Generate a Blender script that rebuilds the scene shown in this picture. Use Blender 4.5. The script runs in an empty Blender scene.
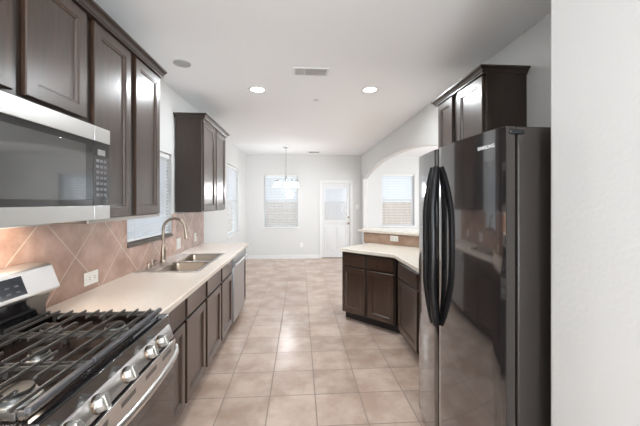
import bpy, bmesh, math, random
from mathutils import Matrix, Vector
random.seed(7)
PI = math.pi
C = bpy.context.scene.collection

# ------------------------------------------------------------ camera
F = 312.0
cam_d = bpy.data.cameras.new('camera'); cam = bpy.data.objects.new('camera', cam_d); C.objects.link(cam)
cam_d.sensor_fit = 'HORIZONTAL'; cam_d.sensor_width = 36.0; cam_d.lens = F / 640 * 36.0
cam_d.shift_y = -(213 - 202) / 640.0; cam_d.clip_start = 0.02
cam.location = (0, 0, 1.5)
cam.rotation_euler = (PI / 2, 0, -math.atan(20 / F))
bpy.context.scene.camera = cam

# ------------------------------------------------------------ world, exposure
sc = bpy.context.scene
sc.view_settings.view_transform = 'Standard'; sc.view_settings.look = 'None'
sc.view_settings.gamma = 1.0; sc.view_settings.use_curve_mapping = False
sc.view_settings.exposure = 0.18
w = bpy.data.worlds.new('sky'); sc.world = w; w.use_nodes = True
nt = w.node_tree; bg = nt.nodes['Background']
tc = nt.nodes.new('ShaderNodeTexCoord'); sp = nt.nodes.new('ShaderNodeSeparateXYZ'); cr = nt.nodes.new('ShaderNodeValToRGB')
cr.color_ramp.elements[0].position = 0.0; cr.color_ramp.elements[0].color = (0.90, 0.94, 1.0, 1)
cr.color_ramp.elements[1].position = 0.6; cr.color_ramp.elements[1].color = (0.62, 0.78, 1.0, 1)
nt.links.new(tc.outputs['Generated'], sp.inputs[0]); nt.links.new(sp.outputs['Z'], cr.inputs[0]); nt.links.new(cr.outputs[0], bg.inputs[0])
bg.inputs[1].default_value = 1.18

def lamp(name, typ, loc, energy, size=0.15, rot=(0, 0, 0), color=(1, 0.97, 0.93), size_y=None, spread=None):
    d = bpy.data.lights.new(name, typ); d.energy = energy; d.color = color
    if typ == 'AREA':
        if size_y: d.shape = 'RECTANGLE'; d.size = size; d.size_y = size_y
        else: d.shape = 'DISK'; d.size = size
        if spread: d.spread = spread
    else: d.shadow_soft_size = size
    o = bpy.data.objects.new(name, d); C.objects.link(o); o.location = loc; o.rotation_euler = rot
    return o
lamp('sun', 'SUN', (0, -5, 10), 3.2, math.radians(.5), (math.radians(32), 0, math.radians(-12)), (1, .96, .90))
lamp('fill_rear_kitchen', 'AREA', (.42, -3.05, 1.4), 195, 1.0, (PI / 2 + .5, 0, .42), (.90, .955, 1), 2.0)  # added fill lamp behind the camera, tilted up to brighten the ceiling
lamp('fill_rear_living', 'AREA', (3.4, -3.05, 1.4), 130, 3.0, (PI / 2 + .4, 0, 0), (.92, .96, 1), 2.0)  # added fill lamp, unseen, brightens the living room from the rear
lamp('fill_side_living', 'AREA', (5.45, 4.9, 1.4), 150, 3.2, (0, PI / 2 + .35, 0), (.92, .96, 1), 1.8)  # added fill lamp, unseen, brightens the living room from its side
CAN_W = 15.5; COOL = (.93, .97, 1.0)
CANS = [(-0.47, 3.50), (0.776, 3.424), (-0.75, -0.3), (-0.6, -2.0), (3.0, 3.2), (3.0, 6.0), (4.4, 4.6)]  # first two are in view, the rest added out of view for brightness

# ------------------------------------------------------------ materials
def mat(name, base=(.8, .8, .8), rough=.5, metal=0.0, spec=.5, coat=0.0, coat_r=.05, emit=None, es=0.0, trans=0.0, alpha=1.0):
    m = bpy.data.materials.new(name); m.use_nodes = True
    b = m.node_tree.nodes['Principled BSDF']
    b.inputs['Base Color'].default_value = (*base, 1); b.inputs['Roughness'].default_value = rough
    b.inputs['Metallic'].default_value = metal; b.inputs['Specular IOR Level'].default_value = spec
    b.inputs['Coat Weight'].default_value = coat; b.inputs['Coat Roughness'].default_value = coat_r
    b.inputs['Transmission Weight'].default_value = trans; b.inputs['Alpha'].default_value = alpha
    if emit: b.inputs['Emission Color'].default_value = (*emit, 1); b.inputs['Emission Strength'].default_value = es
    return m
def N(m, t): return m.node_tree.nodes.new(t)
def L(m, a, b): m.node_tree.links.new(a, b)
def bsdf(m): return m.node_tree.nodes['Principled BSDF']
def noise_color(m, c1, c2, scale, stretch=(1, 1, 1), detail=4, lo=.35, hi=.65, coord='Object'):
    t = N(m, 'ShaderNodeTexCoord'); mp = N(m, 'ShaderNodeMapping'); n = N(m, 'ShaderNodeTexNoise'); r = N(m, 'ShaderNodeValToRGB')
    mp.inputs['Scale'].default_value = stretch; n.inputs['Scale'].default_value = scale; n.inputs['Detail'].default_value = detail
    r.color_ramp.elements[0].color = (*c1, 1); r.color_ramp.elements[1].color = (*c2, 1)
    r.color_ramp.elements[0].position = lo; r.color_ramp.elements[1].position = hi
    L(m, t.outputs[coord], mp.inputs[0]); L(m, mp.outputs[0], n.inputs['Vector']); L(m, n.outputs['Fac'], r.inputs[0])
    L(m, r.outputs[0], bsdf(m).inputs['Base Color'])
    return n, r
def add_bump(m, scale, strength, dist=.002, stretch=(1, 1, 1), detail=3):
    t = N(m, 'ShaderNodeTexCoord'); mp = N(m, 'ShaderNodeMapping'); n = N(m, 'ShaderNodeTexNoise'); b = N(m, 'ShaderNodeBump')
    mp.inputs['Scale'].default_value = stretch; n.inputs['Scale'].default_value = scale; n.inputs['Detail'].default_value = detail
    b.inputs['Strength'].default_value = strength; b.inputs['Distance'].default_value = dist
    L(m, t.outputs['Object'], mp.inputs[0]); L(m, mp.outputs[0], n.inputs['Vector']); L(m, n.outputs['Fac'], b.inputs['Height'])
    L(m, b.outputs[0], bsdf(m).inputs['Normal'])

M = {}
M['wall'] = mat('wall_paint', (.68, .68, .67), .75); add_bump(M['wall'], 60, .25, .003)
M['ceiling'] = mat('ceiling_paint', (.88, .89, .90), .85); add_bump(M['ceiling'], 45, .35, .004)
M['trim'] = mat('white_trim', (.77, .77, .76), .35)
M['door'] = mat('door_paint', (.72, .72, .72), .35)
M['wood'] = mat('espresso_wood', (.04, .026, .02), .30, coat=.6, coat_r=.26)
noise_color(M['wood'], (.026, .0125, .0070), (.058, .030, .017), 7, (9, 9, .9), 5, .25, .75); bsdf(M['wood']).inputs['Coat IOR'].default_value = 1.7
M['wood_dark'] = mat('espresso_wood_frame', (.03, .02, .015), .35, coat=.4, coat_r=.2)
noise_color(M['wood_dark'], (.016, .0085, .0055), (.034, .018, .011), 7, (9, 9, .9), 5, .25, .75)
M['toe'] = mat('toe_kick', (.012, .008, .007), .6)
M['rail'] = mat('pale_laminate', (.42, .39, .36), .5)
M['counter'] = mat('beige_laminate', (.70, .58, .45), .22, spec=.5)
noise_color(M['counter'], (.79, .69, .60), (.83, .73, .64), 35, detail=6)
M['counter_pale'] = mat('pale_laminate_counter', (.76, .71, .62), .25)
noise_color(M['counter_pale'], (.72, .66, .57), (.78, .73, .65), 35, detail=6)
M['steel'] = mat('stainless_steel', (.70, .70, .69), .30, metal=1.0)
M['steel_soft'] = mat('satin_steel', (.68, .68, .67), .36, metal=1.0)
M['nickel'] = mat('brushed_nickel', (.31, .255, .205), .32, metal=1.0)
M['bronze'] = mat('dark_nickel', (.22, .17, .13), .3, metal=1.0)
M['sinksteel'] = mat('sink_steel', (.42, .36, .30), .3, metal=1.0)
M['blackgloss'] = mat('black_gloss', (.012, .011, .012), .06, spec=.6, coat=.6, coat_r=.03)
M['fridge'] = mat('black_fridge_front', (.014, .0125, .013), .13, spec=.9, coat=1.0, coat_r=.05)
M['fridge_side'] = mat('fridge_side', (.030, .025, .022), .35, spec=.5); add_bump(M['fridge_side'], 350, .25, .001)
M['black'] = mat('black_plastic', (.010, .010, .011), .3)
M['handle_black'] = mat('handle_black', (.006, .006, .007), .38, spec=.35)
M['sill_brown'] = mat('brown_sill', (.10, .075, .06), .4)
M['blackmatte'] = mat('black_matte', (.008, .008, .008), .6)
M['iron'] = mat('cast_iron', (.065, .058, .053), .32, spec=.6)
M['iron_rail'] = mat('cast_iron_rail', (.075, .075, .082), .36, spec=.6)
M['cap_iron'] = mat('burner_cap_enamel', (.035, .028, .024), .35)
M['dwsteel'] = mat('dishwasher_steel', (.50, .51, .53), .33, metal=1.0)
M['rangesteel'] = mat('range_steel', (.72, .71, .70), .38, metal=1.0)
M['knobsteel'] = mat('knob_steel', (.56, .55, .52), .45, metal=.9)
M['enamel'] = mat('black_enamel', (.012, .007, .005), .2, spec=.6)
M['glassdark'] = mat('dark_oven_glass', (.012, .010, .010), .05, spec=.7, coat=.5)
M['micro_window'] = mat('microwave_window', (.042, .043, .043), .08, spec=.7, coat=.6, coat_r=.03)
M['display'] = mat('display', (.015, .018, .025), .12)
M['lcd'] = mat('lcd_grey', (.35, .35, .34), .3)
M['key'] = mat('key_white', (.20, .20, .21), .35)
M['white'] = mat('white_plastic', (.80, .77, .72), .35)
M['pwhite'] = mat('white_plate', (.85, .85, .84), .35)
M['grille'] = mat('grille_grey', (.42, .42, .41), .5)
M['dark_slot'] = mat('dark_slot', (.05, .05, .05), .6)
M['vent'] = mat('vent_paint', (.62, .62, .60), .45)
M['chrome'] = mat('chrome', (.60, .60, .60), .2, metal=1.0)
M['letters'] = mat('silver_letters', (.95, .95, .95), .3)
M['bulb'] = mat('lit_glass', (.9, .9, .88), .3, emit=(1, .97, .90), es=1.6)
M['canlight'] = mat('can_light_lens', (1, 1, 1), .4, emit=(1, .97, .93), es=9.0)
M['fence'] = mat('weathered_fence', (.50, .40, .33), .8); noise_color(M['fence'], (.52, .41, .33), (.66, .56, .48), 2, (6, 1, .5))
M['ground'] = mat('outside_ground', (.50, .46, .40), .9)
# blinds: slats let some daylight through
bsdf(M['fridge']).inputs['Coat IOR'].default_value = 1.9
bsdf(M['micro_window']).inputs['Coat IOR'].default_value = 1.8; bsdf(M['micro_window']).inputs['Coat Weight'].default_value = 1.0
m = mat('blind_slat', (.93, .93, .92), .5); M['slat'] = m
tr = N(m, 'ShaderNodeBsdfTranslucent'); tr.inputs[0].default_value = (.92, .93, .95, 1); mx = N(m, 'ShaderNodeMixShader'); mx.inputs[0].default_value = .6
L(m, bsdf(m).outputs[0], mx.inputs[1]); L(m, tr.outputs[0], mx.inputs[2]); L(m, mx.outputs[0], m.node_tree.nodes['Material Output'].inputs[0])
# window glass: thin, transparent with a slight reflection
m = bpy.data.materials.new('window_glass'); m.use_nodes = True; M['glass'] = m
for n_ in list(m.node_tree.nodes): m.node_tree.nodes.remove(n_)
o_ = N(m, 'ShaderNodeOutputMaterial'); t_ = N(m, 'ShaderNodeBsdfTransparent'); g_ = N(m, 'ShaderNodeBsdfGlossy'); x_ = N(m, 'ShaderNodeMixShader')
t_.inputs[0].default_value = (.95, .97, .97, 1); g_.inputs['Roughness'].default_value = .02; x_.inputs[0].default_value = .06
L(m, t_.outputs[0], x_.inputs[1]); L(m, g_.outputs[0], x_.inputs[2]); L(m, x_.outputs[0], o_.inputs[0])

def tile_mat(name, d1, o1, d2, o2, size, mortar, ca, cb, grout, rough, nscale=3.0, mottled=.5, coat=0.0):
    """square tiles; d1, d2: directions of the two joints' normals; o1, o2: a joint's offset along them"""
    m = mat(name, ca, rough, coat=coat, coat_r=.12)
    g = N(m, 'ShaderNodeNewGeometry'); cmb = N(m, 'ShaderNodeCombineXYZ')
    for k, (d, o) in enumerate(((d1, o1), (d2, o2))):
        v = N(m, 'ShaderNodeVectorMath'); v.operation = 'DOT_PRODUCT'; v.inputs[1].default_value = d
        L(m, g.outputs['Position'], v.inputs[0])
        a = N(m, 'ShaderNodeMath'); a.operation = 'SUBTRACT'; a.inputs[1].default_value = o - 40 * size
        L(m, v.outputs['Value'], a.inputs[0]); L(m, a.outputs[0], cmb.inputs[k])
    b = N(m, 'ShaderNodeTexBrick'); b.offset = 0.0; b.squash = 1.0
    b.inputs['Scale'].default_value = 1.0; b.inputs['Brick Width'].default_value = size; b.inputs['Row Height'].default_value = size
    b.inputs['Mortar Size'].default_value = mortar; b.inputs['Mortar Smooth'].default_value = .1; b.inputs['Bias'].default_value = 0
    b.inputs['Color1'].default_value = (.9, .9, .9, 1); b.inputs['Color2'].default_value = (1.06, 1.06, 1.06, 1); b.inputs['Mortar'].default_value = (1, 1, 1, 1)
    L(m, cmb.outputs[0], b.inputs['Vector'])
    n = N(m, 'ShaderNodeTexNoise'); n.inputs['Scale'].default_value = nscale; n.inputs['Detail'].default_value = 7; n.inputs['Roughness'].default_value = .62
    L(m, g.outputs['Position'], n.inputs['Vector'])
    r = N(m, 'ShaderNodeValToRGB'); r.color_ramp.elements[0].position = .5 - .2 * mottled - .03; r.color_ramp.elements[1].position = .5 + .2 * mottled + .03
    r.color_ramp.elements[0].color = (*ca, 1); r.color_ramp.elements[1].color = (*cb, 1)
    L(m, n.outputs['Fac'], r.inputs[0])
    mul = N(m, 'ShaderNodeMix'); mul.data_type = 'RGBA'; mul.blend_type = 'MULTIPLY'; mul.inputs['Factor'].default_value = 1.0
    L(m, r.outputs[0], mul.inputs[6]); L(m, b.outputs['Color'], mul.inputs[7])
    mg = N(m, 'ShaderNodeMix'); mg.data_type = 'RGBA'
    L(m, b.outputs['Fac'], mg.inputs['Factor']); L(m, mul.outputs[2], mg.inputs[6]); mg.inputs[7].default_value = (*grout, 1)
    L(m, mg.outputs[2], bsdf(m).inputs['Base Color'])
    rr = N(m, 'ShaderNodeMapRange'); rr.inputs['To Min'].default_value = rough; rr.inputs['To Max'].default_value = .8
    L(m, b.outputs['Fac'], rr.inputs['Value']); L(m, rr.outputs[0], bsdf(m).inputs['Roughness'])
    bp = N(m, 'ShaderNodeBump'); bp.invert = True; bp.inputs['Strength'].default_value = .5; bp.inputs['Distance'].default_value = .003
    L(m, b.outputs['Fac'], bp.inputs['Height']); L(m, bp.outputs[0], bsdf(m).inputs['Normal'])
    return m
R2 = math.sqrt(.5)
M['floor'] = tile_mat('floor_tile', (1, 0, 0), .116, (0, 1, 0), 2.43, .348, .0045, (.47, .34, .27), (.62, .49, .41), (.30, .23, .19), .25, 3.2, .45)
M['splash'] = tile_mat('splash_tile', (0, R2, R2), 2.263, (0, -R2, R2), -.276, .354, .003, (.34, .205, .155), (.55, .365, .29), (.62, .49, .39), .24, 5.5, .55, coat=.5)
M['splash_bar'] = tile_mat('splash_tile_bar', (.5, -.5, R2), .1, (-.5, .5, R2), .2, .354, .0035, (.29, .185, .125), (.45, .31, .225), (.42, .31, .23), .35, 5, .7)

# ------------------------------------------------------------ mesh helpers
class MB:
    def __init__(s): s.bm = bmesh.new(); s.T = Matrix.Identity(4)
    def v(s, p): return s.bm.verts.new(s.T @ Vector(p))
    def box(s, x0, x1, y0, y1, z0, z1):
        x0, x1 = sorted((x0, x1)); y0, y1 = sorted((y0, y1)); z0, z1 = sorted((z0, z1))
        V = [s.v(p) for p in [(x0, y0, z0), (x1, y0, z0), (x1, y1, z0), (x0, y1, z0), (x0, y0, z1), (x1, y0, z1), (x1, y1, z1), (x0, y1, z1)]]
        for f in [(0, 3, 2, 1), (4, 5, 6, 7), (0, 1, 5, 4), (1, 2, 6, 5), (2, 3, 7, 6), (3, 0, 4, 7)]: s.bm.faces.new([V[i] for i in f])
        return s
    def loft(s, rings, closed=True, cap=True):
        R = [[s.v(p) for p in r] for r in rings]; n = len(R[0])
        for a, b in zip(R[:-1], R[1:]):
            for i in range(n if closed else n - 1):
                j = (i + 1) % n
                try: s.bm.faces.new((a[i], a[j], b[j], b[i]))
                except ValueError: pass
        if cap and closed:
            s.bm.faces.new(list(reversed(R[0]))); s.bm.faces.new(R[-1])
        return s
    def prism(s, pts, z0, z1): return s.loft([[(x, y, z0) for x, y in pts], [(x, y, z1) for x, y in pts]])
    def lathe(s, prof, c=(0, 0, 0), axis='z', seg=24):
        rings = []
        for r, h in prof:
            ring = []
            for k in range(seg):
                a = 2 * PI * k / seg; p = (r * math.cos(a), r * math.sin(a), h)
                if axis == 'x': p = (p[2], p[0], p[1])
                if axis == 'y': p = (p[1], p[2], p[0])
                ring.append((c[0] + p[0], c[1] + p[1], c[2] + p[2]))
            rings.append(ring)
        if prof[0][0] > .015 and prof[-1][0] > .015: return s.loft(rings + [rings[0]], cap=False)
        return s.loft(rings)
    def tube(s, pts, r, seg=10, flat=None):
        pts = [Vector(p) for p in pts]; rings = []; up = Vector((0, 0, 1)); prevn = None
        rr = r if isinstance(r, (list, tuple)) else [r] * len(pts)
        for i, p in enumerate(pts):
            t = (pts[min(i + 1, len(pts) - 1)] - pts[max(i - 1, 0)]).normalized()
            n = prevn if prevn is not None else (up if abs(t.z) < .9 else Vector((1, 0, 0)))
            n = (n - t * n.dot(t)).normalized(); prevn = n; b = t.cross(n)
            fx, fy = (1, 1) if not flat else flat
            rings.append([p + n * (math.cos(2 * PI * k / seg) * rr[i] * fx) + b * (math.sin(2 * PI * k / seg) * rr[i] * fy) for k in range(seg)])
        return s.loft(rings)
    def build(s, name, m, parent=None, bevel=0, smooth=False, seg=2):
        bmesh.ops.recalc_face_normals(s.bm, faces=s.bm.faces)
        me = bpy.data.meshes.new(name); s.bm.to_mesh(me); s.bm.free()
        o = bpy.data.objects.new(name, me); C.objects.link(o); me.materials.append(M[m] if isinstance(m, str) else m)
        if parent: o.parent = parent
        if bevel:
            b = o.modifiers.new('bevel', 'BEVEL'); b.width = bevel; b.segments = seg; b.limit_method = 'ANGLE'; b.angle_limit = math.radians(35)
        if smooth or bevel:
            for p in me.polygons: p.use_smooth = True
            me.set_sharp_from_angle(angle=math.radians(38))
        return o
def tag(o, label=None, cat=None, group=None, kind=None):
    for k, v in (('label', label), ('category', cat), ('group', group), ('kind', kind)):
        if v: o[k] = v
    return o
def thing(name, label, cat, loc=(0, 0, 0), rz=0, group=None):
    o = bpy.data.objects.new(name, None); C.objects.link(o); o.location = loc; o.rotation_euler = (0, 0, rz); o.empty_display_size = .1
    return tag(o, label, cat, group)
def struct(name, mb, m, parent=None, bevel=0, smooth=False):
    o = mb.build(name, m, parent, bevel, smooth)
    if not parent: o['kind'] = 'structure'
    return o
def lab(o, t): o['label'] = t; return o

XL, XR, YB, ZC, YR, XO, TW = -1.41, 1.64, 8.30, 2.75, -3.2, 5.6, .14

def panel_holes(mb, axis, a0, a1, p0, p1, z0, z1, holes):
    """wall slab in the plane across <axis>; a0..a1 its thickness, p0..p1 its run, rectangular holes (q0, q1, zz0, zz1)"""
    ps = sorted({p0, p1, *[h[0] for h in holes], *[h[1] for h in holes]})
    for q0, q1 in zip(ps[:-1], ps[1:]):
        hs = [h for h in holes if h[0] <= q0 + 1e-6 and h[1] >= q1 - 1e-6]
        cuts = [z0]
        for h in sorted(hs, key=lambda h: h[2]): cuts += [h[2], h[3]]
        cuts.append(z1)
        for c0, c1 in zip(cuts[::2], cuts[1::2]):
            if c1 - c0 < 1e-4: continue
            if axis == 'x': mb.box(a0, a1, q0, q1, c0, c1)
            else: mb.box(q0, q1, a0, a1, c0, c1)
    return mb

# ------------------------------------------------------------ shell
struct('floor', MB().box(XL - TW, XO + TW, YR - TW, YB + TW, -.12, 0), 'floor')
struct('ceiling', MB().box(XL - TW, XO + TW, YR - TW, YB + TW, ZC, ZC + .12), 'ceiling')
WL = (2.63, 3.53, 1.15, 2.02); WD = (6.15, 7.25, .82, 2.26)
W3 = (-.947, -.053, .84, 2.23); W4 = (2.21, 3.106, .85, 2.26); W5 = (3.26, 4.12, .85, 2.26)
DR = (.575, 1.345, 0.0, 2.01)
struct('wall_left', panel_holes(MB(), 'x', XL - TW, XL, YR, YB, 0, ZC, [WL, WD]), 'wall')
struct('wall_back', panel_holes(MB(), 'y', YB, YB + TW, XL - TW, XO + TW, 0, ZC, [W3, W4, W5, DR]), 'wall')
WR = (-.6, .93, .3, 2.45); WR2 = (1.9, 5.0, .4, 2.45)  # unseen openings, added and sized to let light in from behind
struct('wall_rear', panel_holes(MB(), 'y', YR - TW, YR, XL - TW, XO + TW, 0, ZC, [WR, WR2]), 'wall')
WS = (3.2, 6.6, .5, 2.4)
struct('wall_far_right', panel_holes(MB(), 'x', XO, XO + TW, YR, YB, 0, ZC, [WS]), 'wall')
# right wall with the arch
mb = MB(); X0, X1 = XR, XR + .13; AY0, AY1 = 3.30, 8.06
n = 48; pts = [(1.19, 0), (3.86, 0), (3.86, 1.058), (AY0, 1.058)]
for k in range(n + 1):
    y = AY0 + (AY1 - AY0) * k / n; d = (y - (AY0 + AY1) / 2) / ((AY1 - AY0) / 2)
    pts.append((y, 2.10 + .25 * (1 - abs(d) ** 2.3)))
pts += [(AY1, 0), (YB, 0), (YB, ZC), (1.19, ZC)]
mb.loft([[(x, y, z) for y, z in pts] for x in (X0, X1)])
struct('wall_right', mb, 'wall', bevel=.012)
struct('wall_near_right', MB().box(.985, XR + .13, YR, 1.175, 0, ZC), 'wall', bevel=.012)
# half wall behind the bar, at 45 degrees
def sp(s, c, z=0):   # s along the peninsula front, c = x + y
    return ((c + 2 * (s * R2) - 3.45) / 2, (c - 2 * (s * R2) + 3.45) / 2, z)
CW0, CW1 = 5.465, 5.64
struct('wall_half', MB().prism([sp(-.10, CW0)[:2], sp(.89, CW0)[:2], (XR, 3.86), (XR, CW1 - XR), sp(-.10, CW1)[:2]], 0, 1.058), 'wall')
for nm, bx in (('baseboard_back', [(XL, W3[1] + .56, YB - .015, YB, 0, .095), (1.42, XR - .005, YB - .015, YB, 0, .095), (1.78, XO, YB - .015, YB, 0, .095)]),
               ('baseboard_left', [(XL, XL + .015, 4.70, YB - .016, 0, .095)]),
               ('baseboard_right', [(XR - .013, XR, AY1 + .012, YB - .016, 0, .095)])):
    mb = MB()
    for b in bx: mb.box(*b)
    struct(nm, mb, 'trim', bevel=.004)

# ------------------------------------------------------------ windows and blinds
def window(name, axis, face, out, h, casing=.0, sill=True, mull=0, sill_mat='trim', meet=True, lip=.04):
    """face: coordinate of the room face, out: +1/-1 direction outward; h: (p0, p1, z0, z1)"""
    p0, p1, z0, z1 = h
    def bx(mb, pa, pb, d0, d1, za, zb):
        a, b = face + out * d0, face + out * d1
        return mb.box(a, b, pa, pb, za, zb) if axis == 'x' else mb.box(pa, pb, a, b, za, zb)
    mb = MB(); fw = .035
    for pa, pb, za, zb in ((p0, p0 + fw, z0, z1), (p1 - fw, p1, z0, z1), (p0 + fw, p1 - fw, z0, z0 + fw), (p0 + fw, p1 - fw, z1 - fw, z1)): bx(mb, pa, pb, .09, .13, za, zb)
    if meet: bx(mb, p0 + fw, p1 - fw, .095, .125, (z0 + z1) / 2 - .018, (z0 + z1) / 2 + .018)
    root = struct(name, mb, 'trim', bevel=.003)
    struct('glass', bx(MB(), p0 + fw, p1 - fw, .108, .112, z0 + fw, z1 - fw), 'glass', root)
    if sill: struct('window_sill', bx(bx(MB(), p0 - lip, p1 + lip, -.02 - lip * .4, 0, z0 - .025, z0), p0, p1, 0, .09, z0 - .002, z0 + .006), sill_mat, root, bevel=.003)
    return root
def blind(label, axis, face, out, h, tilt, depth=.05, pitch=.043, name='window_blind', group=None, lift=0.0, parent=None, sw=.05):
    p0, p1, z0, z1 = h; p0 += .012; p1 -= .012
    c = face + out * depth
    def bx(mb, pa, pb, a, b, za, zb):
        return mb.box(a, b, pa, pb, za, zb) if axis == 'x' else mb.box(pa, pb, a, b, za, zb)
    if parent: root = parent
    else:
        loc = (c, (p0 + p1) / 2, z1) if axis == 'x' else ((p0 + p1) / 2, c, z1)
        root = thing(name, label, 'blind', loc, 0, group)
    T = Matrix.Translation(-Vector(root.location)) if not parent else Matrix.Identity(4)
    def nb(): m_ = MB(); m_.T = T; return m_
    k = min(1, sw / .05)
    m1 = nb(); bx(m1, p0, p1, c - .026 * k, c + .026 * k, z1 - .055 * k, z1 - .003); m1.build('head_rail', 'trim', root, bevel=.003)
    m2 = nb(); zb = z0 + .012 + lift; zz = zb + .03; ca, sa = math.cos(tilt), math.sin(tilt)
    while zz < z1 - .06 * k:
        hw = sw / 2; th = .0015
        prof = [(-hw * ca - th * sa * out, -hw * sa), (hw * ca, hw * sa), (hw * ca, hw * sa + th * 2), (-hw * ca, -hw * sa + th * 2)]
        if axis == 'x': m2.loft([[(c + out * a, p, zz + b) for a, b in prof] for p in (p0, p1)])
        else: m2.loft([[(p, c + out * a, zz + b) for a, b in prof] for p in (p0, p1)])
        zz += pitch
    m2.build('slats', 'slat', root)
    m3 = nb(); bx(m3, p0, p1, c - .022 * k, c + .022 * k, zb, zb + .018); m3.build('bottom_rail', 'trim', root, bevel=.002)
    for f in (.18, .82):
        m4 = nb(); q = p0 + (p1 - p0) * f; bx(m4, q - .0015, q + .0015, c - .027 * k, c - .0255 * k, zb, z1 - .05); bx(m4, q - .0015, q + .0015, c + .0255 * k, c + .027 * k, zb, z1 - .05)
        m4.build('ladder_cord', 'trim', root)
    return root
window('window_1', 'x', XL, -1, WL, sill_mat='sill_brown', lip=.002)
blind('white slatted blind in the window over the kitchen sink', 'x', XL, -1, WL, math.radians(-48), .045, pitch=.036)
window('window_2', 'x', XL, -1, WD)
blind('white slatted blind on the left dining wall beyond the wall cabinet', 'x', XL, -1, WD, math.radians(-35), .045)
window('window_3', 'y', YB, 1, W3)
blind('white slatted blind in the back wall window behind the chandelier', 'y', YB, 1, W3, math.radians(-26), .05)
window('window_4', 'y', YB, 1, W4)
blind('white slatted blind in the window seen through the arch above the bar', 'y', YB, 1, W4, math.radians(-12), .05)
window('window_5', 'y', YB, 1, W5)
blind('white slatted blind in the living room window half hidden by the refrigerator edge', 'y', YB, 1, W5, math.radians(-12), .05)
window('added_window_6', 'y', YR, -1, WR, sill=False); window('added_window_7', 'y', YR, -1, WR2, sill=False); window('added_window_8', 'x', XO, 1, WS, sill=False)  # unseen windows, added to bring light into the rooms

# ------------------------------------------------------------ back door
x0, x1, z0, z1 = DR
mb = MB(); cw = .06
mb.box(x0 - cw, x0, YB - .018, YB, 0, z1 + cw); mb.box(x1, x1 + cw, YB - .018, YB, 0, z1 + cw); mb.box(x0, x1, YB - .018, YB, z1, z1 + cw)
mb.box(x0, x0 + .012, YB, YB + TW, 0, z1); mb.box(x1 - .012, x1, YB, YB + TW, 0, z1); mb.box(x0 + .012, x1 - .012, YB, YB + TW, z1 - .012, z1)
struct('trim_1', mb, 'trim', bevel=.004)
LX0, LX1, LZ0, LZ1 = .655, 1.245, .985, 1.885
mb = panel_holes(MB(), 'y', YB + .015, YB + .058, x0 + .014, x1 - .014, .018, z1 - .014, [(LX0, LX1, LZ0, LZ1)])
mb.box(LX0 - .035, LX1 + .035, YB + .003, YB + .015, LZ1, LZ1 + .04); mb.box(LX0 - .035, LX1 + .035, YB + .003, YB + .015, LZ0 - .04, LZ0)
mb.box(LX0 - .035, LX0, YB + .003, YB + .015, LZ0, LZ1); mb.box(LX1, LX1 + .035, YB + .003, YB + .015, LZ0, LZ1)
for a, b in ((.655, .93), (.97, 1.245)):   # two raised panels under the light
    mb.loft([[(a, YB + .015, .20), (b, YB + .015, .20), (b, YB + .015, .86), (a, YB + .015, .86)],
             [(a + .012, YB + .006, .212), (b - .012, YB + .006, .212), (b - .012, YB + .006, .848), (a + .012, YB + .006, .848)],
             [(a + .03, YB + .013, .23), (b - .03, YB + .013, .23), (b - .03, YB + .013, .83), (a + .03, YB + .013, .83)],
             [(a + .05, YB + .006, .25), (b - .05, YB + .006, .25), (b - .05, YB + .006, .81), (a + .05, YB + .006, .81)]])
door1 = struct('door_1', mb, 'door', bevel=.002)
MB().box(LX0, LX1, YB + .045, YB + .05, LZ0, LZ1).build('glass', 'glass', door1)
db = thing('door_blind', 'small white slatted blind covering the glass of the back door', 'blind', (0, 0, 0))
blind('', 'y', YB, -1, (LX0 + .0, LX1 + .0, LZ0 + .0, LZ1 - .0), math.radians(38), depth=-.030, pitch=.021, parent=db, sw=.022)
mb = MB(); mb.lathe([(.004, 0), (.032, 0), (.032, .008), (.012, .012), (.012, .035), (.027, .045), (.030, .06), (.024, .072), (.004, .074)], axis='y'); mb.T = Matrix()
for v in mb.bm.verts: v.co = Vector((v.co.x + 1.298, YB + .015 - v.co.y, v.co.z + .93))
mb.build('door_knob', 'nickel', door1, smooth=True)
mb = MB(); mb.lathe([(.004, 0), (.030, 0), (.028, .014), (.010, .018), (.004, .018)], axis='y')
for v in mb.bm.verts: v.co = Vector((v.co.x + 1.298, YB + .015 - v.co.y, v.co.z + 1.09))
mb.build('deadbolt', 'nickel', door1, smooth=True)
struct('trim_2', MB().box(x0 + .012, x1 - .012, YB + .0, YB + .1, 0, .016), 'bronze')

# ------------------------------------------------------------ outside
struct('ground_outside', MB().box(-30, 30, -30, 30, -.3, -.15), 'ground')
fence = thing('garden_fence', 'weathered wooden garden fence seen through the windows behind the blinds', 'fence', (0, 13.5, -.15))
mb = MB()
for k in range(110): mb.box(-7 + k * .15, -7 + k * .15 + .143, 0, .02, .02, 1.66 + random.uniform(-.005, .005))
mb.build('board_panel', 'fence', fence)
mb = MB(); mb.box(-7, 9.5, .02, .06, .35, .44); mb.box(-7, 9.5, .02, .06, 1.3, 1.39)
mb.build('rail', 'fence', fence)
for k in range(7): MB().box(-6.9 + 2.7 * k, -6.8 + 2.7 * k, .06, .16, 0, 1.62).build('post', 'fence', fence)

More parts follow.
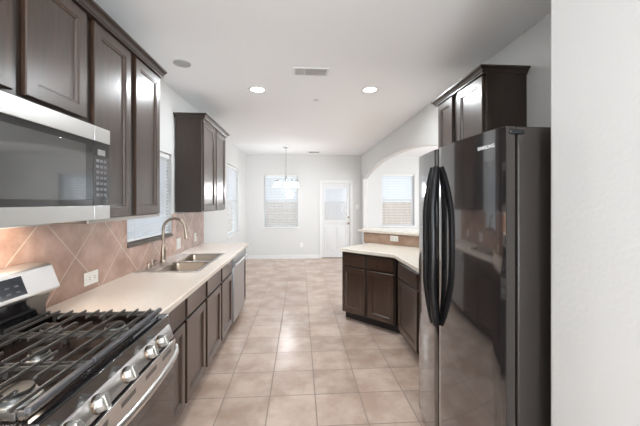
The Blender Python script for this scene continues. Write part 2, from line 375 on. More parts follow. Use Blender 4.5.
# ------------------------------------------------------------ cabinets
def door_bm(x0, x1, z0, z1, y=0.0, t=.02, flat=False):
    mb = MB()
    def ring(i, yy): return [(x0 + i, y + yy, z0 + i), (x1 - i, y + yy, z0 + i), (x1 - i, y + yy, z1 - i), (x0 + i, y + yy, z1 - i)]
    R = [ring(0, 0), ring(0, t - .004), ring(.004, t)]
    if flat: R += [ring(.012, t), ring(.016, t - .001)]
    else:
        st = min(.055, (x1 - x0) * .22)
        R += [ring(st, t), ring(st + .004, t - .004), ring(st + .009, t - .004), ring(st + .015, t - .013), ring(st + .030, t - .013)]
    mb.loft(R); return mb
def cabinet(name, label, w_, d, z0, z1, loc, rz, doors, drawers=(), toe=True, cat='cabinet', group=None, rail=False, open_top=False):
    t = thing(name, label, cat, loc, rz, group)
    bz = .1 if toe else z0
    # carcass with open-looking face frame
    mb = MB()
    if open_top:
        mb.box(-w_ / 2, w_ / 2, -.018, 0, bz, z1); mb.box(-w_ / 2, w_ / 2, -d, -d + .006, bz, z1); mb.box(-w_ / 2, w_ / 2, -d + .006, -.018, bz, bz + .018)
        for k in (-1, 1): mb.box(k * w_ / 2, k * (w_ / 2 - .016), -d + .006, -.018, bz + .018, z1)
    else: mb.box(-w_ / 2, w_ / 2, -d, 0, bz, z1)
    mb.build('carcass', 'wood_dark', t, bevel=.002)
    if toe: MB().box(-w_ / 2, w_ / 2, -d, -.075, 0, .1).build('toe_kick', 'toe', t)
    for q in doors: door_bm(*q, y=.001).build('door', 'wood', t, smooth=True)
    for q in drawers: door_bm(*q, y=.001, flat=True).build('drawer_front', 'wood', t, smooth=True)
    if rail: lab(MB().box(-w_ / 2, w_ / 2, .001, .012, z0, z0 + .02).build('light_rail', 'rail', t), 'pale strip under the doors')
    return t
R90 = PI / 2
def left_unit(label, ya, yb, spans, **k):   # base unit on the left wall, spans in world Y
    c = (ya + yb) / 2; conv = lambda a, b: (-(b - c), -(a - c))
    ds = [(*conv(a, b), .115, .685) for a, b in spans]; dr = [(*conv(a, b), .705, .855) for a, b in spans]
    return cabinet('base_cabinet', label, yb - ya - .002, .60, 0, .872, (-.795, c, 0), -R90, ds, dr, open_top=k.get('open_top', False), group='dark base cabinets under the left counter')
left_unit('dark wood base cabinet with one drawer right beside the gas range', 1.695, 2.185, [(1.73, 2.165)])
left_unit('dark wood one-drawer base cabinet between the range cabinet and the sink cabinet', 2.185, 2.645, [(2.20, 2.625)])
left_unit('wide dark wood double-door sink cabinet under the double sink', 2.645, 3.655, [(2.67, 3.13), (3.17, 3.63)], open_top=True)
c_ = cabinet('base_cabinet', 'narrow dark wood end cabinet at the far end of the left counter', .184, .60, 0, .872, (-.795, 4.445, 0), -R90, [(-.075, .075, .115, .685)], [(-.075, .075, .705, .855)])
# hidden run left of the range, mostly outside the frame
left_unit('dark wood base cabinet on the near side of the gas range', .05, .862, [(.07, .45), (.47, .84)])

# peninsula
def pen_unit(label, s0, s1, d0, d1):
    c = (s0 + s1) / 2; x, y, _ = sp(c, 4.535)
    a, b = -(d1 - c), -(d0 - c)
    return cabinet('base_cabinet', label, s1 - s0 - .002, .60, 0, .872, (x, y, 0), math.radians(135), [(a, b, .115, .675)], [(a, b, .695, .84)], group='peninsula base cabinets')
pen_unit('dark wood base cabinet at the free left end of the peninsula', .0, .374, .018, .352)
pen_unit('dark wood base cabinet at the middle of the peninsula beside its inner corner', .374, .758, .394, .742)
def leg_unit(label, ya, yb, da, db_):
    c = (ya + yb) / 2
    return cabinet('base_cabinet', label, yb - ya - .002, .53, 0, .872, (1.085, c, 0), R90, [(da - c, db_ - c, .115, .675)], [(da - c, db_ - c, .695, .84)], group='peninsula base cabinets')
leg_unit('dark wood base cabinet on the angled right leg of the peninsula near the refrigerator', 2.76, 3.40, 2.79, 3.345)
leg_unit('dark wood base cabinet hidden behind the black refrigerator', 2.18, 2.76, 2.21, 2.72)

# wall cabinets
UZ = 2.470
def upper(label, ya, yb, spans, z0, side='left', rail=False, rz=None, d=.30, zd=None, xf=-1.085):
    c = (ya + yb) / 2; zd = zd or z0 + .012
    if side == 'left':
        conv = lambda a, b: (-(b - c), -(a - c)); loc = (xf, c, 0); rot = -R90
    else:
        conv = lambda a, b: (a - c, b - c); loc = (1.336, c, 0); rot = R90
    return cabinet('wall_cabinet', label, yb - ya - .002, d, z0, UZ if side == 'left' else UZ - .027, loc, rot, [(*conv(a, b), zd, (UZ if side == 'left' else UZ - .027) - .025) for a, b in spans], toe=False, rail=rail)
upper('short dark wood wall cabinet above the microwave', .845, 1.66, [(.87, 1.231), (1.286, 1.635)], 1.885, zd=1.917)
upper('tall dark wood double-door wall cabinet between the microwave and the sink window', 1.66, 2.465, [(1.69, 2.043), (2.103, 2.45)], 1.390, rail=True, zd=1.414)
upper('tall dark wood wall cabinet on the left wall beyond the sink window', 3.60, 4.68, [(3.63, 4.12), (4.17, 4.655)], 1.385, zd=1.40, xf=-1.111, d=.285)
upper('dark wood wall cabinet high on the right wall behind the refrigerator', 2.155, 2.93, [(2.18, 2.54), (2.628, 2.90)], 1.39, side='right', d=.30)
upper('dark wood wall cabinet above the counter on the near side of the range', .05, .845, [(.075, .43), (.46, .82)], 1.388)

def crown(label, side, ya, yb, xf, xw, ends):
    """moulding round the top of a run of cabinets: xf cabinet face, xw wall"""
    sg = 1 if side == 'left' else -1
    prof = [(.001, 0), (.034, 0), (.034, .008), (.040, .014), (.046, .026), (.056, .034), (.066, .037), (.066, .050), (.001, .050)]
    z = 2.447 if side == 'left' else 2.420; rings = []
    for o, h in prof:
        e0 = max(.001, o - .030) if ends[0] else 0; e1 = max(.001, o - .030) if ends[1] else 0
        rings.append(([(xw, ya - e0, z + h)] if ends[0] else []) + [(xf + sg * o, ya - e0, z + h), (xf + sg * o, yb + e1, z + h)] + ([(xw, yb + e1, z + h)] if ends[1] else []))
    mb = MB(); cols = list(zip(*rings))
    mb.loft([list(c) for c in cols], cap=True)
    # flat top behind the moulding
    o = mb.build('crown_moulding', 'wood_dark'); return tag(o, label, 'moulding')
crown('dark crown moulding along the top of the near left wall cabinets', 'left', .05, 2.466, -1.084, XL + .003, (0, 0))
crown('dark crown moulding around the top of the far left wall cabinet', 'left', 3.599, 4.681, -1.110, XL + .003, (1, 1))
crown('dark crown moulding around the top of the right wall cabinet', 'right', 2.154, 2.931, 1.335, XR - .003, (1, 1))

# ------------------------------------------------------------ counters and backsplash
def slab_hole(x0, x1, y0, y1, z0, z1, h):
    mb = MB()
    xs = [x0, h[0], h[1], x1]; ys = [y0, h[2], h[3], y1]
    V = {}
    for k, z in enumerate((z0, z1)):
        for i, x in enumerate(xs):
            for j, y in enumerate(ys): V[i, j, k] = mb.v((x, y, z))
    for i in range(3):
        for j in range(3):
            if i == 1 and j == 1: continue
            mb.bm.faces.new([V[i, j, 1], V[i + 1, j, 1], V[i + 1, j + 1, 1], V[i, j + 1, 1]])
            mb.bm.faces.new([V[i, j, 0], V[i, j + 1, 0], V[i + 1, j + 1, 0], V[i + 1, j, 0]])
    def side(a, b): mb.bm.faces.new([V[(*a, 0)], V[(*b, 0)], V[(*b, 1)], V[(*a, 1)]])
    for i in range(3): side((i, 0), (i + 1, 0)); side((i, 3), (i + 1, 3)); side((0, i), (0, i + 1)); side((3, i), (3, i + 1))
    side((1, 1), (2, 1)); side((1, 2), (2, 2)); side((1, 1), (1, 2)); side((2, 1), (2, 2))
    return mb
SK = (-1.365, -.845, 2.66, 3.60)   # sink cut-out
o = slab_hole(XL + .009, -.732, 1.697, 4.56, .874, .914, (SK[0] + .02, SK[1] - .02, SK[2] + .02, SK[3] - .02)).build('countertop', 'counter', bevel=.006)
tag(o, 'long beige laminate countertop with the double sink on the left side', 'countertop')
o = MB().box(XL + .009, -.732, .05, .862, .874, .914).build('countertop', 'counter', bevel=.006); tag(o, 'beige laminate countertop on the near side of the gas range', 'countertop')
pp = [(.50, 3.95), (1.045, 3.42), (1.045, 2.18), (XR - .002, 2.18), (XR - .002, 3.80), sp(.86, CW0 - .026)[:2], sp(-.0, CW0 - .026)[:2]]
o = MB().prism(pp, .874, .914).build('countertop', 'counter_pale', bevel=.005); tag(o, 'pale angled laminate countertop on the peninsula', 'countertop')
o = MB().prism([sp(-.19, CW0 - .05)[:2], sp(.85, CW0 - .05)[:2], (XR - .03, 3.75), (XR - .03, 3.32), (XR + .16, 3.32), (XR + .16, 5.93 - XR - .16), sp(-.19, 5.93)[:2]], 1.060, 1.10).build('bar_top', 'counter_pale', bevel=.008)
tag(o, 'raised pale bar ledge on the half wall behind the peninsula', 'bar ledge')
mb = MB(); mb.prism([sp(-.095, CW0 - .022)[:2], sp(.86, CW0 - .022)[:2], sp(.86, CW0 - .001)[:2], sp(-.095, CW0 - .001)[:2]], .915, 1.058)
tag(mb.build('tile_backsplash', 'splash_bar'), 'narrow brown tile backsplash strip under the bar ledge', 'backsplash')
mb = panel_holes(MB(), 'x', XL + .001, XL + .008, .05, 4.66, .875, 1.372, [(WL[0], WL[1], 1.15, 1.372)])
tag(mb.build('tile_backsplash', 'splash'), 'terracotta tile backsplash laid diagonally on the left wall', 'backsplash')

# ------------------------------------------------------------ wall plates
def plate(name, label, loc, rz, w_, h, kind, cat, group=None, m='white'):
    t = thing(name, label, cat, loc, rz, group)
    MB().box(-w_ / 2, w_ / 2, 0, .006, -h / 2, h / 2).build('cover_plate', m, t, bevel=.002)
    if kind == 'outlet_h':
        for k in (-1, 1):
            r = MB().box(k * .026 - .016, k * .026 + .016, .006, .009, -.014, .014).build('socket', m, t, bevel=.002)
            MB().box(k * .026 - .008, k * .026 + .008, .009, .0095, -.009, -.006).box(k * .026 - .008, k * .026 + .008, .009, .0095, .005, .008).build('slot', 'dark_slot', r)
    elif kind == 'outlet_v':
        for k in (-1, 1):
            r = MB().box(-.014, .014, .006, .009, k * .026 - .016, k * .026 + .016).build('socket', m, t, bevel=.002)
            MB().box(-.008, -.005, .009, .0095, k * .026 - .006, k * .026 + .006).box(.005, .008, .009, .0095, k * .026 - .006, k * .026 + .006).build('slot', 'dark_slot', r)
    elif kind == 'switch2':
        for k in (-1, 1): MB().box(k * .024 - .016, k * .024 + .016, .006, .010, -.032, .032).build('rocker', m, t, bevel=.003)
    else:
        MB().box(-.016, .016, .006, .010, -.032, .032).build('rocker', m, t, bevel=.003)
    return t
XT = XL + .0085
plate('power_outlet', 'white horizontal double outlet on the terracotta tiles beside the range', (XT, 2.19, .992), -R90, .135, .085, 'outlet_h', 'outlet')
plate('light_switch', 'white double switch plate on the tiles between faucet and far wall cabinet', (XT, 3.70, 1.02), -R90, .125, .125, 'switch2', 'switch')
plate('power_outlet', 'small white outlet on the tiles under the far left wall cabinet', (XT, 4.27, 1.03), -R90, .075, .115, 'outlet_v', 'outlet')
x, y, z = sp(.40, CW0 - .023, 1.003)
plate('power_outlet', 'white horizontal outlet in the brown tile strip under the bar ledge', (x, y, z), math.radians(135), .12, .075, 'outlet_h', 'outlet')
plate('power_outlet', 'white outlet low on the back wall between window and door', (.04, YB - .001, .36), PI, .075, .115, 'outlet_v', 'outlet', m='pwhite')
plate('light_switch', 'white switch plate on the back wall right of the door', (1.53, YB - .001, 1.37), PI, .075, .115, 'switch', 'switch', m='pwhite')

# ------------------------------------------------------------ ceiling things
def can(i, x, y):
    lbs = ['lit recessed ceiling light above the left counter side', 'lit recessed ceiling light above the peninsula side']
    t = thing('recessed_light', lbs[i] if i < 2 else 'added recessed ceiling light out of view', 'ceiling light', (x, y, ZC), 0, 'recessed ceiling lights' if i < 2 else 'added ceiling lights out of view')
    MB().lathe([(.072, -.001), (.105, -.001), (.103, -.008), (.085, -.012), (.072, -.006)], seg=32).build('trim_ring', 'trim', t, smooth=True)
    MB().lathe([(.002, -.004), (.072, -.004), (.072, -.001), (.002, -.001)], seg=32).build('lens', 'canlight', t)
    lamp('can_lamp', 'AREA', (x, y, ZC - .016), CAN_W, .14, color=COOL)
for i, (x, y) in enumerate(CANS): can(i, x, y)
t = thing('ceiling_speaker', 'round grey speaker grille in the ceiling above the sink', 'speaker', (-1.06, 2.885, ZC))
MB().lathe([(.060, -.001), (.075, -.001), (.074, -.008), (.060, -.010)], seg=32).build('rim', 'grille', t, smooth=True)
MB().lathe([(.002, -.006), (.030, -.0075), (.060, -.006), (.060, -.001), (.002, -.001)], seg=32).build('grille', 'grille', t, smooth=True)
def ceiling_vent(label, x, y, w_, d, n_):
    t = thing('ceiling_vent', label, 'vent', (x, y, ZC))
    mb = MB(); b = .022
    mb.box(-w_ / 2, w_ / 2, -d / 2, -d / 2 + b, -.010, -.001); mb.box(-w_ / 2, w_ / 2, d / 2 - b, d / 2, -.010, -.001)
    mb.box(-w_ / 2, -w_ / 2 + b, -d / 2 + b, d / 2 - b, -.010, -.001); mb.box(w_ / 2 - b, w_ / 2, -d / 2 + b, d / 2 - b, -.010, -.001)
    mb.build('frame', 'trim', t, bevel=.002)
    MB().box(-w_ / 2 + b, w_ / 2 - b, -d / 2 + b, d / 2 - b, -.003, -.001).build('backing', 'dark_slot', t)
    mb = MB(); k = 0
    while k < n_:
        xx = -w_ / 2 + b + (w_ - 2 * b) * (k + .5) / n_; s_ = .006 if k < n_ * .3 else -.006
        mb.loft([[(xx - s_, q, -.012), (xx - s_ + .0015, q, -.012), (xx + s_ + .0015, q, -.003), (xx + s_, q, -.003)] for q in (-d / 2 + b, d / 2 - b)]); k += 1
    mb.build('slats', 'vent', t)
ceiling_vent('white slatted air vent in the ceiling between the two recessed lights', .102, 2.985, .34, .185, 26)
ceiling_vent('small air vent in the far ceiling near the back wall', .35, 7.80, .30, .22, 7)
t = thing('smoke_sprinkler', 'tiny round sprinkler cap in the ceiling beyond the air vent', 'sprinkler', (.196, 3.82, ZC))
MB().lathe([(.002, -.006), (.028, -.006), (.034, -.001), (.002, -.001)], seg=24).build('cover', 'vent', t, smooth=True)

# chandelier
ch = thing('chandelier', 'small five-arm chandelier with lit white glass shades over the dining area', 'chandelier', (-.318, 7.13, ZC))
MB().lathe([(.003, -.001), (.065, -.001), (.062, -.012), (.035, -.028), (.010, -.034), (.003, -.034)]).build('canopy', 'chrome', ch, smooth=True)
MB().tube([(0, 0, -.03), (0, 0, -.66)], .006).build('rod', 'chrome', ch, smooth=True)
MB().lathe([(.003, -.62), (.010, -.625), (.014, -.66), (.030, -.70), (.034, -.73), (.018, -.77), (.012, -.83), (.022, -.86), (.012, -.89), (.003, -.90)]).build('hub', 'chrome', ch, smooth=True)
for k in range(5):
    a = 2 * PI * k / 5 + .3; ca, sa = math.cos(a), math.sin(a)
    arm = MB().tube([(ca * r, sa * r, z) for r, z in ((.015, -.80), (.06, -.86), (.12, -.865), (.18, -.82), (.215, -.76), (.235, -.745), (.25, -.765))], .006, 8).build('arm', 'chrome', ch, smooth=True)
    MB().lathe([(.003, -.755), (.022, -.76), (.026, -.79), (.020, -.80), (.003, -.80)], (ca * .25, sa * .25, 0), seg=14).build('socket_cup', 'chrome', arm, smooth=True)
    s_ = MB().lathe([(.018, -.795), (.024, -.797), (.042, -.83), (.056, -.875), (.066, -.915), (.061, -.915), (.050, -.873), (.036, -.83), (.018, -.80)], (ca * .25, sa * .25, 0), seg=18).build('glass_shade', 'bulb', arm, smooth=True)
lamp('chandelier_lamp', 'POINT', (-.318, 7.13, ZC - 1.02), 20, .12, color=(.97, .98, 1))

# ------------------------------------------------------------ sink and faucet
snk = thing('kitchen_sink', 'stainless steel double-bowl drop-in sink in the left counter', 'sink', (0, 0, 0))
Z = .914
def rrect(x0, x1, y0, y1, r, z, n=5):
    out = []
    for cx, cy, a0 in ((x1 - r, y1 - r, 0), (x0 + r, y1 - r, 90), (x0 + r, y0 + r, 180), (x1 - r, y0 + r, 270)):
        for k in range(n + 1):
            a = math.radians(a0 + 90 * k / n); out.append((cx + r * math.cos(a), cy + r * math.sin(a), z))
    return out
bowls = [(-1.215, -.875, 2.70, 3.095), (-1.215, -.875, 3.145, 3.555)]
# rim deck as a grid of plates around the two bowls
mb = MB()
def deck(x0, x1, y0, y1): mb.box(x0, x1, y0, y1, Z + .001, Z + .006)
bx0, bx1 = -1.215, -.875
deck(SK[0], bx0, SK[2], SK[3]); deck(bx1, SK[1], SK[2], SK[3])
deck(bx0, bx1, SK[2], 2.70); deck(bx0, bx1, 3.095, 3.145); deck(bx0, bx1, 3.555, SK[3])
mb.build('rim', 'steel', snk)
for b in bowls:
    x0, x1, y0, y1 = b
    MB().loft([rrect(x0, x1, y0, y1, .012, Z + .0055), rrect(x0 + .004, x1 - .004, y0 + .004, y1 - .004, .05, Z - .004), rrect(x0 + .012, x1 - .012, y0 + .012, y1 - .012, .06, Z - .15),
               rrect(x0 + .04, x1 - .04, y0 + .04, y1 - .04, .06, Z - .185), rrect(x0 + .13, x1 - .13, y0 + .13, y1 - .13, .03, Z - .19)]).build('bowl', 'sinksteel', snk, smooth=True)
    MB().lathe([(.004, Z - .188), (.04, Z - .186), (.042, Z - .182), (.004, Z - .184)], ((x0 + x1) / 2, (y0 + y1) / 2, 0)).build('drain', 'bronze', snk, smooth=True)
# carve the bowls open: remove the lofts' top caps
for o in snk.children:
    if o.name.startswith('bowl'):
        bm = bmesh.new(); bm.from_mesh(o.data)
        top = [f for f in bm.faces if all(v.co.z > Z + .005 for v in f.verts)]
        bmesh.ops.delete(bm, geom=top, context='FACES_ONLY'); bm.to_mesh(o.data); bm.free()
fa = thing('faucet', 'tall brushed nickel gooseneck faucet standing behind the sink', 'faucet', (-1.325, 3.12, Z + .006))
MB().lathe([(.003, 0), (.030, 0), (.030, .006), (.024, .012), (.022, .03), (.024, .06), (.019, .12), (.014, .17), (.003, .175)]).build('base', 'nickel', fa, smooth=True)
pts = [(0, 0, .15), (0, 0, .30)]
for k in range(0, 13):
    a = PI - PI * k / 12 * .93; pts.append((.105 + .105 * math.cos(a), 0, .315 + .105 * math.sin(a)))
MB().tube(pts, .0135, 12).build('spout', 'nickel', fa, smooth=True)
e = Vector(pts[-1])
MB().tube([e, e + Vector((.004, 0, -.03)), e + Vector((.008, 0, -.05)), e + Vector((.014, 0, -.115))], [.0135, .0145, .017, .019], 12).build('spray_head', 'nickel', fa, smooth=True)
h = MB().tube([(.0, .02, .075), (.0, .045, .08)], .012, 10).build('handle_hub', 'bronze', fa, smooth=True)
MB().tube([(.0, .045, .08), (.003, .055, .11), (.004, .058, .155)], [.009, .007, .006], 8).build('lever', 'bronze', h, smooth=True)
for k, yy in enumerate((2.83, 2.90)):
    s_ = thing('soap_dispenser' if k else 'sink_hole_cap', ['short nickel cap on the sink deck nearest the range', 'nickel soap dispenser on the sink deck beside the faucet'][k], ['cap', 'soap dispenser'][k], (-1.325, yy, Z + .006))
    if k: MB().lathe([(.003, 0), (.022, 0), (.020, .008), (.012, .012), (.011, .045), (.015, .05), (.013, .062), (.003, .064)], seg=16).build('base', 'nickel', s_, smooth=True); MB().tube([(0, 0, .056), (.03, 0, .058), (.045, 0, .052)], .005, 8).build('nozzle', 'nickel', s_, smooth=True)
    else: MB().lathe([(.003, 0), (.022, 0), (.020, .008), (.013, .012), (.013, .04), (.010, .046), (.003, .047)], seg=16).build('cap', 'nickel', s_, smooth=True)

# ------------------------------------------------------------ dishwasher
dw = thing('dishwasher', 'stainless steel dishwasher near the far end of the left counter', 'dishwasher', (-.775, 4.005, 0), -R90)
W = .69
MB().box(-W / 2, W / 2, -.60, -.02, .09, .870).build('body', 'black', dw)
MB().box(-W / 2, W / 2, -.60, -.09, 0, .09).build('toe_panel', 'blackmatte', dw)
MB().box(-W / 2 + .004, W / 2 - .004, -.02, .012, .10, .745).build('door', 'dwsteel', dw, bevel=.006)
cp = MB().box(-W / 2 + .004, W / 2 - .004, -.02, .014, .752, .866).build('control_panel', 'dwsteel', dw, bevel=.006)
hd = MB(); hd.tube([(-W / 2 + .03, .045, .775), (W / 2 - .03, .045, .775)], .012, 10); hd.tube([(-W / 2 + .06, .012, .775), (-W / 2 + .06, .045, .775)], .008, 8); hd.tube([(W / 2 - .06, .012, .775), (W / 2 - .06, .045, .775)], .008, 8)
hd.build('handle', 'steel', dw, smooth=True)

# ------------------------------------------------------------ gas range (local: x to world -Y, y outward, origin at front bottom centre)
RY0, RY1 = .868, 1.690; RW = RY1 - RY0
rg = thing('gas_range', 'stainless steel gas range with black cooktop and five knobs', 'range', (-.70, (RY0 + RY1) / 2, 0), -R90)
def wy(y): return -(y - (RY0 + RY1) / 2)
hw = RW / 2
MB().box(-hw, hw, -.695, -.01, .02, .88).build('body', 'blackmatte', rg, bevel=.002)
# cooktop: shallow tray with raised edge
mb = MB(); t_ = .885
mb.box(-hw, hw, -.62, -.0305, .880, .892)
mb.box(-hw, hw, -.045, -.0305, .892, .916); mb.box(-hw, hw, -.62, -.60, .892, .916)
mb.box(-hw, -hw + .02, -.60, -.045, .892, .916); mb.box(hw - .02, hw, -.60, -.045, .892, .916)
mb.build('cooktop', 'enamel', rg, bevel=.004)
# burners
def burner(x, y, r):
    b = MB().lathe([(.003, .892), (r * 1.25, .892), (r * 1.2, .898), (r * .98, .900), (r * .95, .914), (r * .8, .916), (.003, .916)], (x, y, 0), seg=32).build('burner', 'steel_soft', rg, smooth=True)
    MB().lathe([(.003, .916), (r * .82, .916), (r * .85, .921), (r * .80, .928), (r * .5, .929), (.003, .929)], (x, y, 0), seg=32).build('burner_cap', 'cap_iron', b, smooth=True)
for q in ((wy(1.02), -.17, .050), (wy(1.02), -.46, .038), (wy(1.53), -.17, .044), (wy(1.53), -.46, .040), (wy(1.278), -.31, .036)): burner(*q)
# grates: three side by side
gz = .948
def grate(ya, yb, kind):
    mb = MB(); a, b = wy(yb) + .003, wy(ya) - .003; y0, y1 = -.575, -.035
    def bar(xa, xb, yy0, yy1, h0=gz - .012, h1=gz): mb.box(xa, xb, yy0, yy1, h0, h1)
    bar(a + .006, a + .014, y0, y1, gz - .026, gz - .012); bar(b - .014, b - .006, y0, y1, gz - .026, gz - .012)            # side rails run front to back
    bar(a + .009, b - .009, y0, y0 + .012)
    n_ = 8
    for k in range(n_):
        yy = y0 + .05 + (y1 - y0 - .09) * k / (n_ - 1)
        bt = .0034
        if kind == 'edge' and k in (1, 3, 4, 6):
            L_ = (b - a) * .34
            bar(a, a + L_, yy - bt, yy + bt); bar(b - L_, b, yy - bt, yy + bt)
            for e in (a + L_, b - L_): mb.tube([(e, yy, gz - .005), (e + (.012 if e < (a + b) / 2 else -.012), yy, gz - .010)], .006, 8)
        elif kind == 'mid' and k in (2, 5):
            L_ = (b - a) * .30
            bar(a, a + L_, yy - bt, yy + bt); bar(b - L_, b, yy - bt, yy + bt)
        else: bar(a, b, yy - bt, yy + bt)
    for yy in (y0 + .03, (y0 + y1) / 2, y1 - .03):                    # feet
        for xx in (a, b - .011): mb.box(xx, xx + .011, yy - .008, yy + .008, .8925, gz - .010)
    g = mb.build('grate', 'iron', rg, bevel=.0015)
    fr = MB().box(a, b, y1 - .002, y1 + .017, gz - .016, gz + .002).build('front_rail', 'iron_rail', g, bevel=.004)
    lab(fr, 'flat grey front bar of the grate')
third = (RW - .02) / 3
for k in range(3): grate(RY0 + .01 + third * k, RY0 + .01 + third * (k + 1), 'mid' if k == 1 else 'edge')
# control panel, slanted
mb = MB(); pf = [(-.03, .858), (.012, .858), (.016, .853), (.036, .798), (.034, .790), (-.03, .790)]
mb.loft([[(x, y, z) for y, z in pf] for x in (-hw, hw)]); mb.build('control_panel', 'rangesteel', rg, bevel=.003)
MB().box(-hw, hw, -.03, .014, .859, .914).build('front_trim', 'blackgloss', rg, bevel=.004)
for y in (.955, 1.085, 1.262, 1.44, 1.55):
    nrm = Vector((0, .055, .020)).normalized(); T = Matrix.Translation((wy(y), .0265, .826)) @ nrm.to_track_quat('Z', 'Y').to_matrix().to_4x4()
    kb = MB(); kb.T = T; kb.lathe([(.003, -.002), (.031, -.002), (.031, .004), (.029, .008), (.003, .008)], seg=24); k1 = kb.build('knob', 'bronze', rg, smooth=True)
    kc = MB(); kc.T = T; kc.lathe([(.003, .006), (.029, .006), (.030, .010), (.027, .028), (.022, .033), (.003, .033)], seg=8); kc.box(-.009, .009, -.023, .023, .028, .037)
    kc.build('knob_grip', 'knobsteel', k1, bevel=.0015)
# oven door
od = MB().box(-hw + .003, hw - .003, -.01, .040, .215, .782).build('oven_door', 'glassdark', rg, bevel=.006)
tp = MB().box(-hw + .003, hw - .003, .0405, .046, .690, .782).build('door_top_band', 'rangesteel', od, bevel=.002)
for yc in (1.06, 1.24, 1.42, 1.58):
    mb = MB()
    for kz in (0, 1, 2): mb.box(wy(yc) - .05, wy(yc) + .05, .0462, .0468, .757 - kz * .007 - .0017, .757 - kz * .007 + .0017)
    mb.build('vent_slots', 'dark_slot', od)
hp = []
for k in range(17):
    f = -1 + 2 * k / 16; hp.append((f * (hw - .035), .050 + .050 * (1 - f ** 2) ** .6 + .012, .752))
MB().tube(hp, .013, 12, flat=(1.35, .8)).build('oven_handle', 'steel', od, smooth=True)
MB().box(-hw + .003, hw - .003, -.01, .035, .04, .205).build('storage_drawer', 'blackgloss', rg, bevel=.006)
# backguard: black riser, then a slanted stainless console
mb = MB(); pr = [(-.685, .885), (-.60, .885), (-.60, .985), (-.575, 1.045), (-.60, 1.06), (-.685, 1.06)]
mb.loft([[(x, y, z) for y, z in pr] for x in (-hw, hw)]); mb.build('vent_riser', 'blackgloss', rg, bevel=.004)
mb = MB(); pr = [(-.690, 1.060), (-.555, 1.048), (-.530, 1.068), (-.573, 1.182), (-.590, 1.19), (-.690, 1.19)]
mb.loft([[(x, y, z) for y, z in pr] for x in (-hw, hw)]); bgd = mb.build('backguard', 'rangesteel', rg, bevel=.005)
def on_slant(xa, xb, f0, f1, off, name, m, par):
    A = Vector((0, -.530, 1.068)); B = Vector((0, -.573, 1.182)); d = B - A; nn = Vector((0, .114, .043)).normalized()
    P = [A + d * f0, A + d * f1]; rr = [[(x, *(P[0] + nn * .0002)[1:]), (x, *(P[0] + nn * off)[1:]), (x, *(P[1] + nn * off)[1:]), (x, *(P[1] + nn * .0002)[1:])] for x in (xa, xb)]
    return MB().loft(rr).build(name, m, par)
dsp = on_slant(wy(1.50), wy(1.14), .14, .84, .002, 'display', 'display', bgd)
mb = MB()
A = Vector((0, -.530, 1.068)); d_ = Vector((0, -.043, .114)); nn = Vector((0, .114, .043)).normalized()
for i in range(7):
    for j in range(2):
        c0 = A + d_ * (.30 + .22 * j) + nn * .0026; xx = wy(1.46 - i * .045)
        mb.loft([[(xx - .010, *(c0 - d_ * .03)[1:]), (xx + .010, *(c0 - d_ * .03)[1:]), (xx + .010, *(c0 + d_ * .03)[1:]), (xx - .010, *(c0 + d_ * .03)[1:])],
                 [(xx - .010, *(c0 - d_ * .03 + nn * .0004)[1:]), (xx + .010, *(c0 - d_ * .03 + nn * .0004)[1:]), (xx + .010, *(c0 + d_ * .03 + nn * .0004)[1:]), (xx - .010, *(c0 + d_ * .03 + nn * .0004)[1:])]])
mb.build('touch_keys', mat('faint_keys', (.06, .065, .08), .3), dsp)

# ------------------------------------------------------------ microwave (over the range)
my0, my1 = .88, 1.690; mc = (my0 + my1) / 2; mw = (my1 - my0) / 2
mi = thing('microwave', 'stainless steel over-the-range microwave mounted below the short wall cabinet', 'microwave', (-.992, mc, 1.414), -R90)
MB().box(-mw, mw, -.385, -.045, .0, .465).build('body', 'blackmatte', mi, bevel=.003)
lamp('microwave_task_lamp', 'AREA', (-1.25, 1.40, 1.405), 3.2, .2, color=(1, .86, .70), size_y=.55)
ky = -(1.567 - mc)   # seam between door and control strip
ft = MB(); ft.box(ky + .0015, mw, -.044, 0, .0, .455); dr_ = ft.build('door', 'blackgloss', mi, bevel=.003)
lab(MB().box(ky + .0015, mw, .0002, .006, .383, .455).build('top_band', 'steel', dr_, bevel=.002), 'stainless band along the top of the door')
lab(MB().box(ky + .0015, mw, .0002, .006, .0, .068).build('bottom_band', 'steel', dr_, bevel=.002), 'stainless band along the bottom of the door')
wf = MB(); wf.box(ky + .055, mw - .05, .0002, .0022, .095, .355); wf.build('window_glass', 'micro_window', dr_, bevel=.001)
cs = MB().box(-mw, ky - .0015, -.044, 0, .0, .455).build('control_strip', 'blackgloss', mi, bevel=.003)
MB().box(-mw, ky - .0015, .0002, .006, .383, .455).build('top_band', 'steel', cs, bevel=.002)
MB().box(-mw, ky - .0015, .0002, .006, .0, .068).build('bottom_band', 'steel', cs, bevel=.002)
cx = (-mw + ky) / 2
MB().box(cx - .028, cx + .028, .0002, .0015, .318, .346).build('display', 'lcd', cs)
for j in range(7):
    for i in range(3):
        MB().box(cx - .040 + i * .029, cx - .018 + i * .029, .0002, .0012, .282 - j * .028, .296 - j * .028).build('key', 'key', cs)

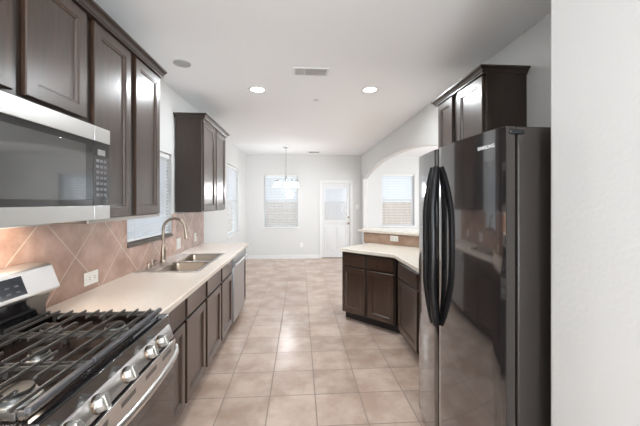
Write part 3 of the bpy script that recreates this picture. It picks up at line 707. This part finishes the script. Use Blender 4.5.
# ------------------------------------------------------------ refrigerator
fr = thing('refrigerator', 'black side-by-side refrigerator with two curved handles', 'refrigerator', (0, 0, 0))
FY0, FY1, FS = 1.237, 2.160, 1.785
MB().box(.902, 1.60, FY0 + .002, FY1 - .002, .0, 1.814).build('cabinet_body', 'fridge_side', fr, bevel=.006)
def fx(y): return .802 + .036 * ((y - 1.71) / .47) ** 2
def fdoor(ya, yb):
    n_ = 18; front = []
    for k in range(n_ + 1):
        y = ya + (yb - ya) * k / n_; e = min(y - ya, yb - y); rnd = .010 * max(0, 1 - e / .012) ** 2
        front.append((fx(y) + rnd, y))
    pts = front + [(.888, yb), (.888, ya)]
    return MB().prism(pts, .075, 1.812)
d_far = fdoor(FS + .003, FY1).build('door', 'fridge', fr, smooth=True); lab(d_far, 'narrow far freezer door')
d_near = fdoor(FY0, FS - .003).build('door', 'fridge', fr, smooth=True); lab(d_near, 'wide near refrigerator door with silver lettering')
# side skins of the doors share the textured side finish
sk = MB().box(fx(FY0) + .012, .886, FY0 - .0025, FY0 - .0003, .078, 1.810).build('door_edge', 'fridge_side', d_near)
MB().box(.888, .902, FY0 + .02, FY1 - .02, .08, 1.79).build('gasket', 'blackmatte', fr)
MB().box(.90, .915, FY0 + .01, FY1 - .01, .0, .07).build('base_grille', 'blackmatte', fr)
hc = MB(); hc.box(.86, .925, FY0 - .010, FY0 + .0, 1.780, 1.800); hc.build('hinge_cover', 'black', fr, bevel=.004)
MB().box(.85, .97, FY1 - .06, FY1 - .004, 1.8145, 1.824).build('hinge_cover', 'black', fr, bevel=.004)
def fhandle(par, y_end, y_mid):
    pts = []; n_ = 22
    for k in range(n_ + 1):
        f = k / n_; s_ = math.sin(PI * f); z = .79 + (1.70 - .79) * f
        y = y_end + (y_mid - y_end) * s_ ** .8; out = .012 + .045 * min(1, s_ * 1.3) ** .8
        pts.append((fx(y) - out, y, z))
    return MB().tube(pts, .019, 12, flat=(1.1, .9)).build('handle', 'handle_black', par, smooth=True)
fhandle(d_far, FS + .022, FS + .020); fhandle(d_near, FS - .022, FS - .080)
cu = bpy.data.curves.new('lettering_curve', 'FONT'); cu.body = 'SAMSUNG'; cu.size = .022; cu.extrude = .0004; cu.align_x = 'CENTER'; cu.align_y = 'CENTER'; cu.offset = .0004; cu.space_character = 1.08
to = bpy.data.objects.new('lettering_source', cu); C.objects.link(to)
bpy.context.view_layer.update(); dg = bpy.context.evaluated_depsgraph_get()
me = bpy.data.meshes.new_from_object(to.evaluated_get(dg)); bpy.data.objects.remove(to); me.materials.clear(); me.materials.append(M['letters'])
lt = bpy.data.objects.new('lettering', me); C.objects.link(lt); lt.parent = d_near
yl = 1.335; slope = .036 * 2 * (yl - 1.71) / .47 ** 2
# text x runs towards -Y, text y up, normal towards -X
ex = Vector((-slope, -1, 0)).normalized(); ez = Vector((0, 0, 1)); en = ex.cross(ez)
R_ = Matrix((ex, ez, en)).transposed().to_4x4()
if en.x > 0: print('lettering faces inward')
lt.matrix_local = Matrix.Translation((fx(yl) - .0022, yl, 1.742)) @ R_
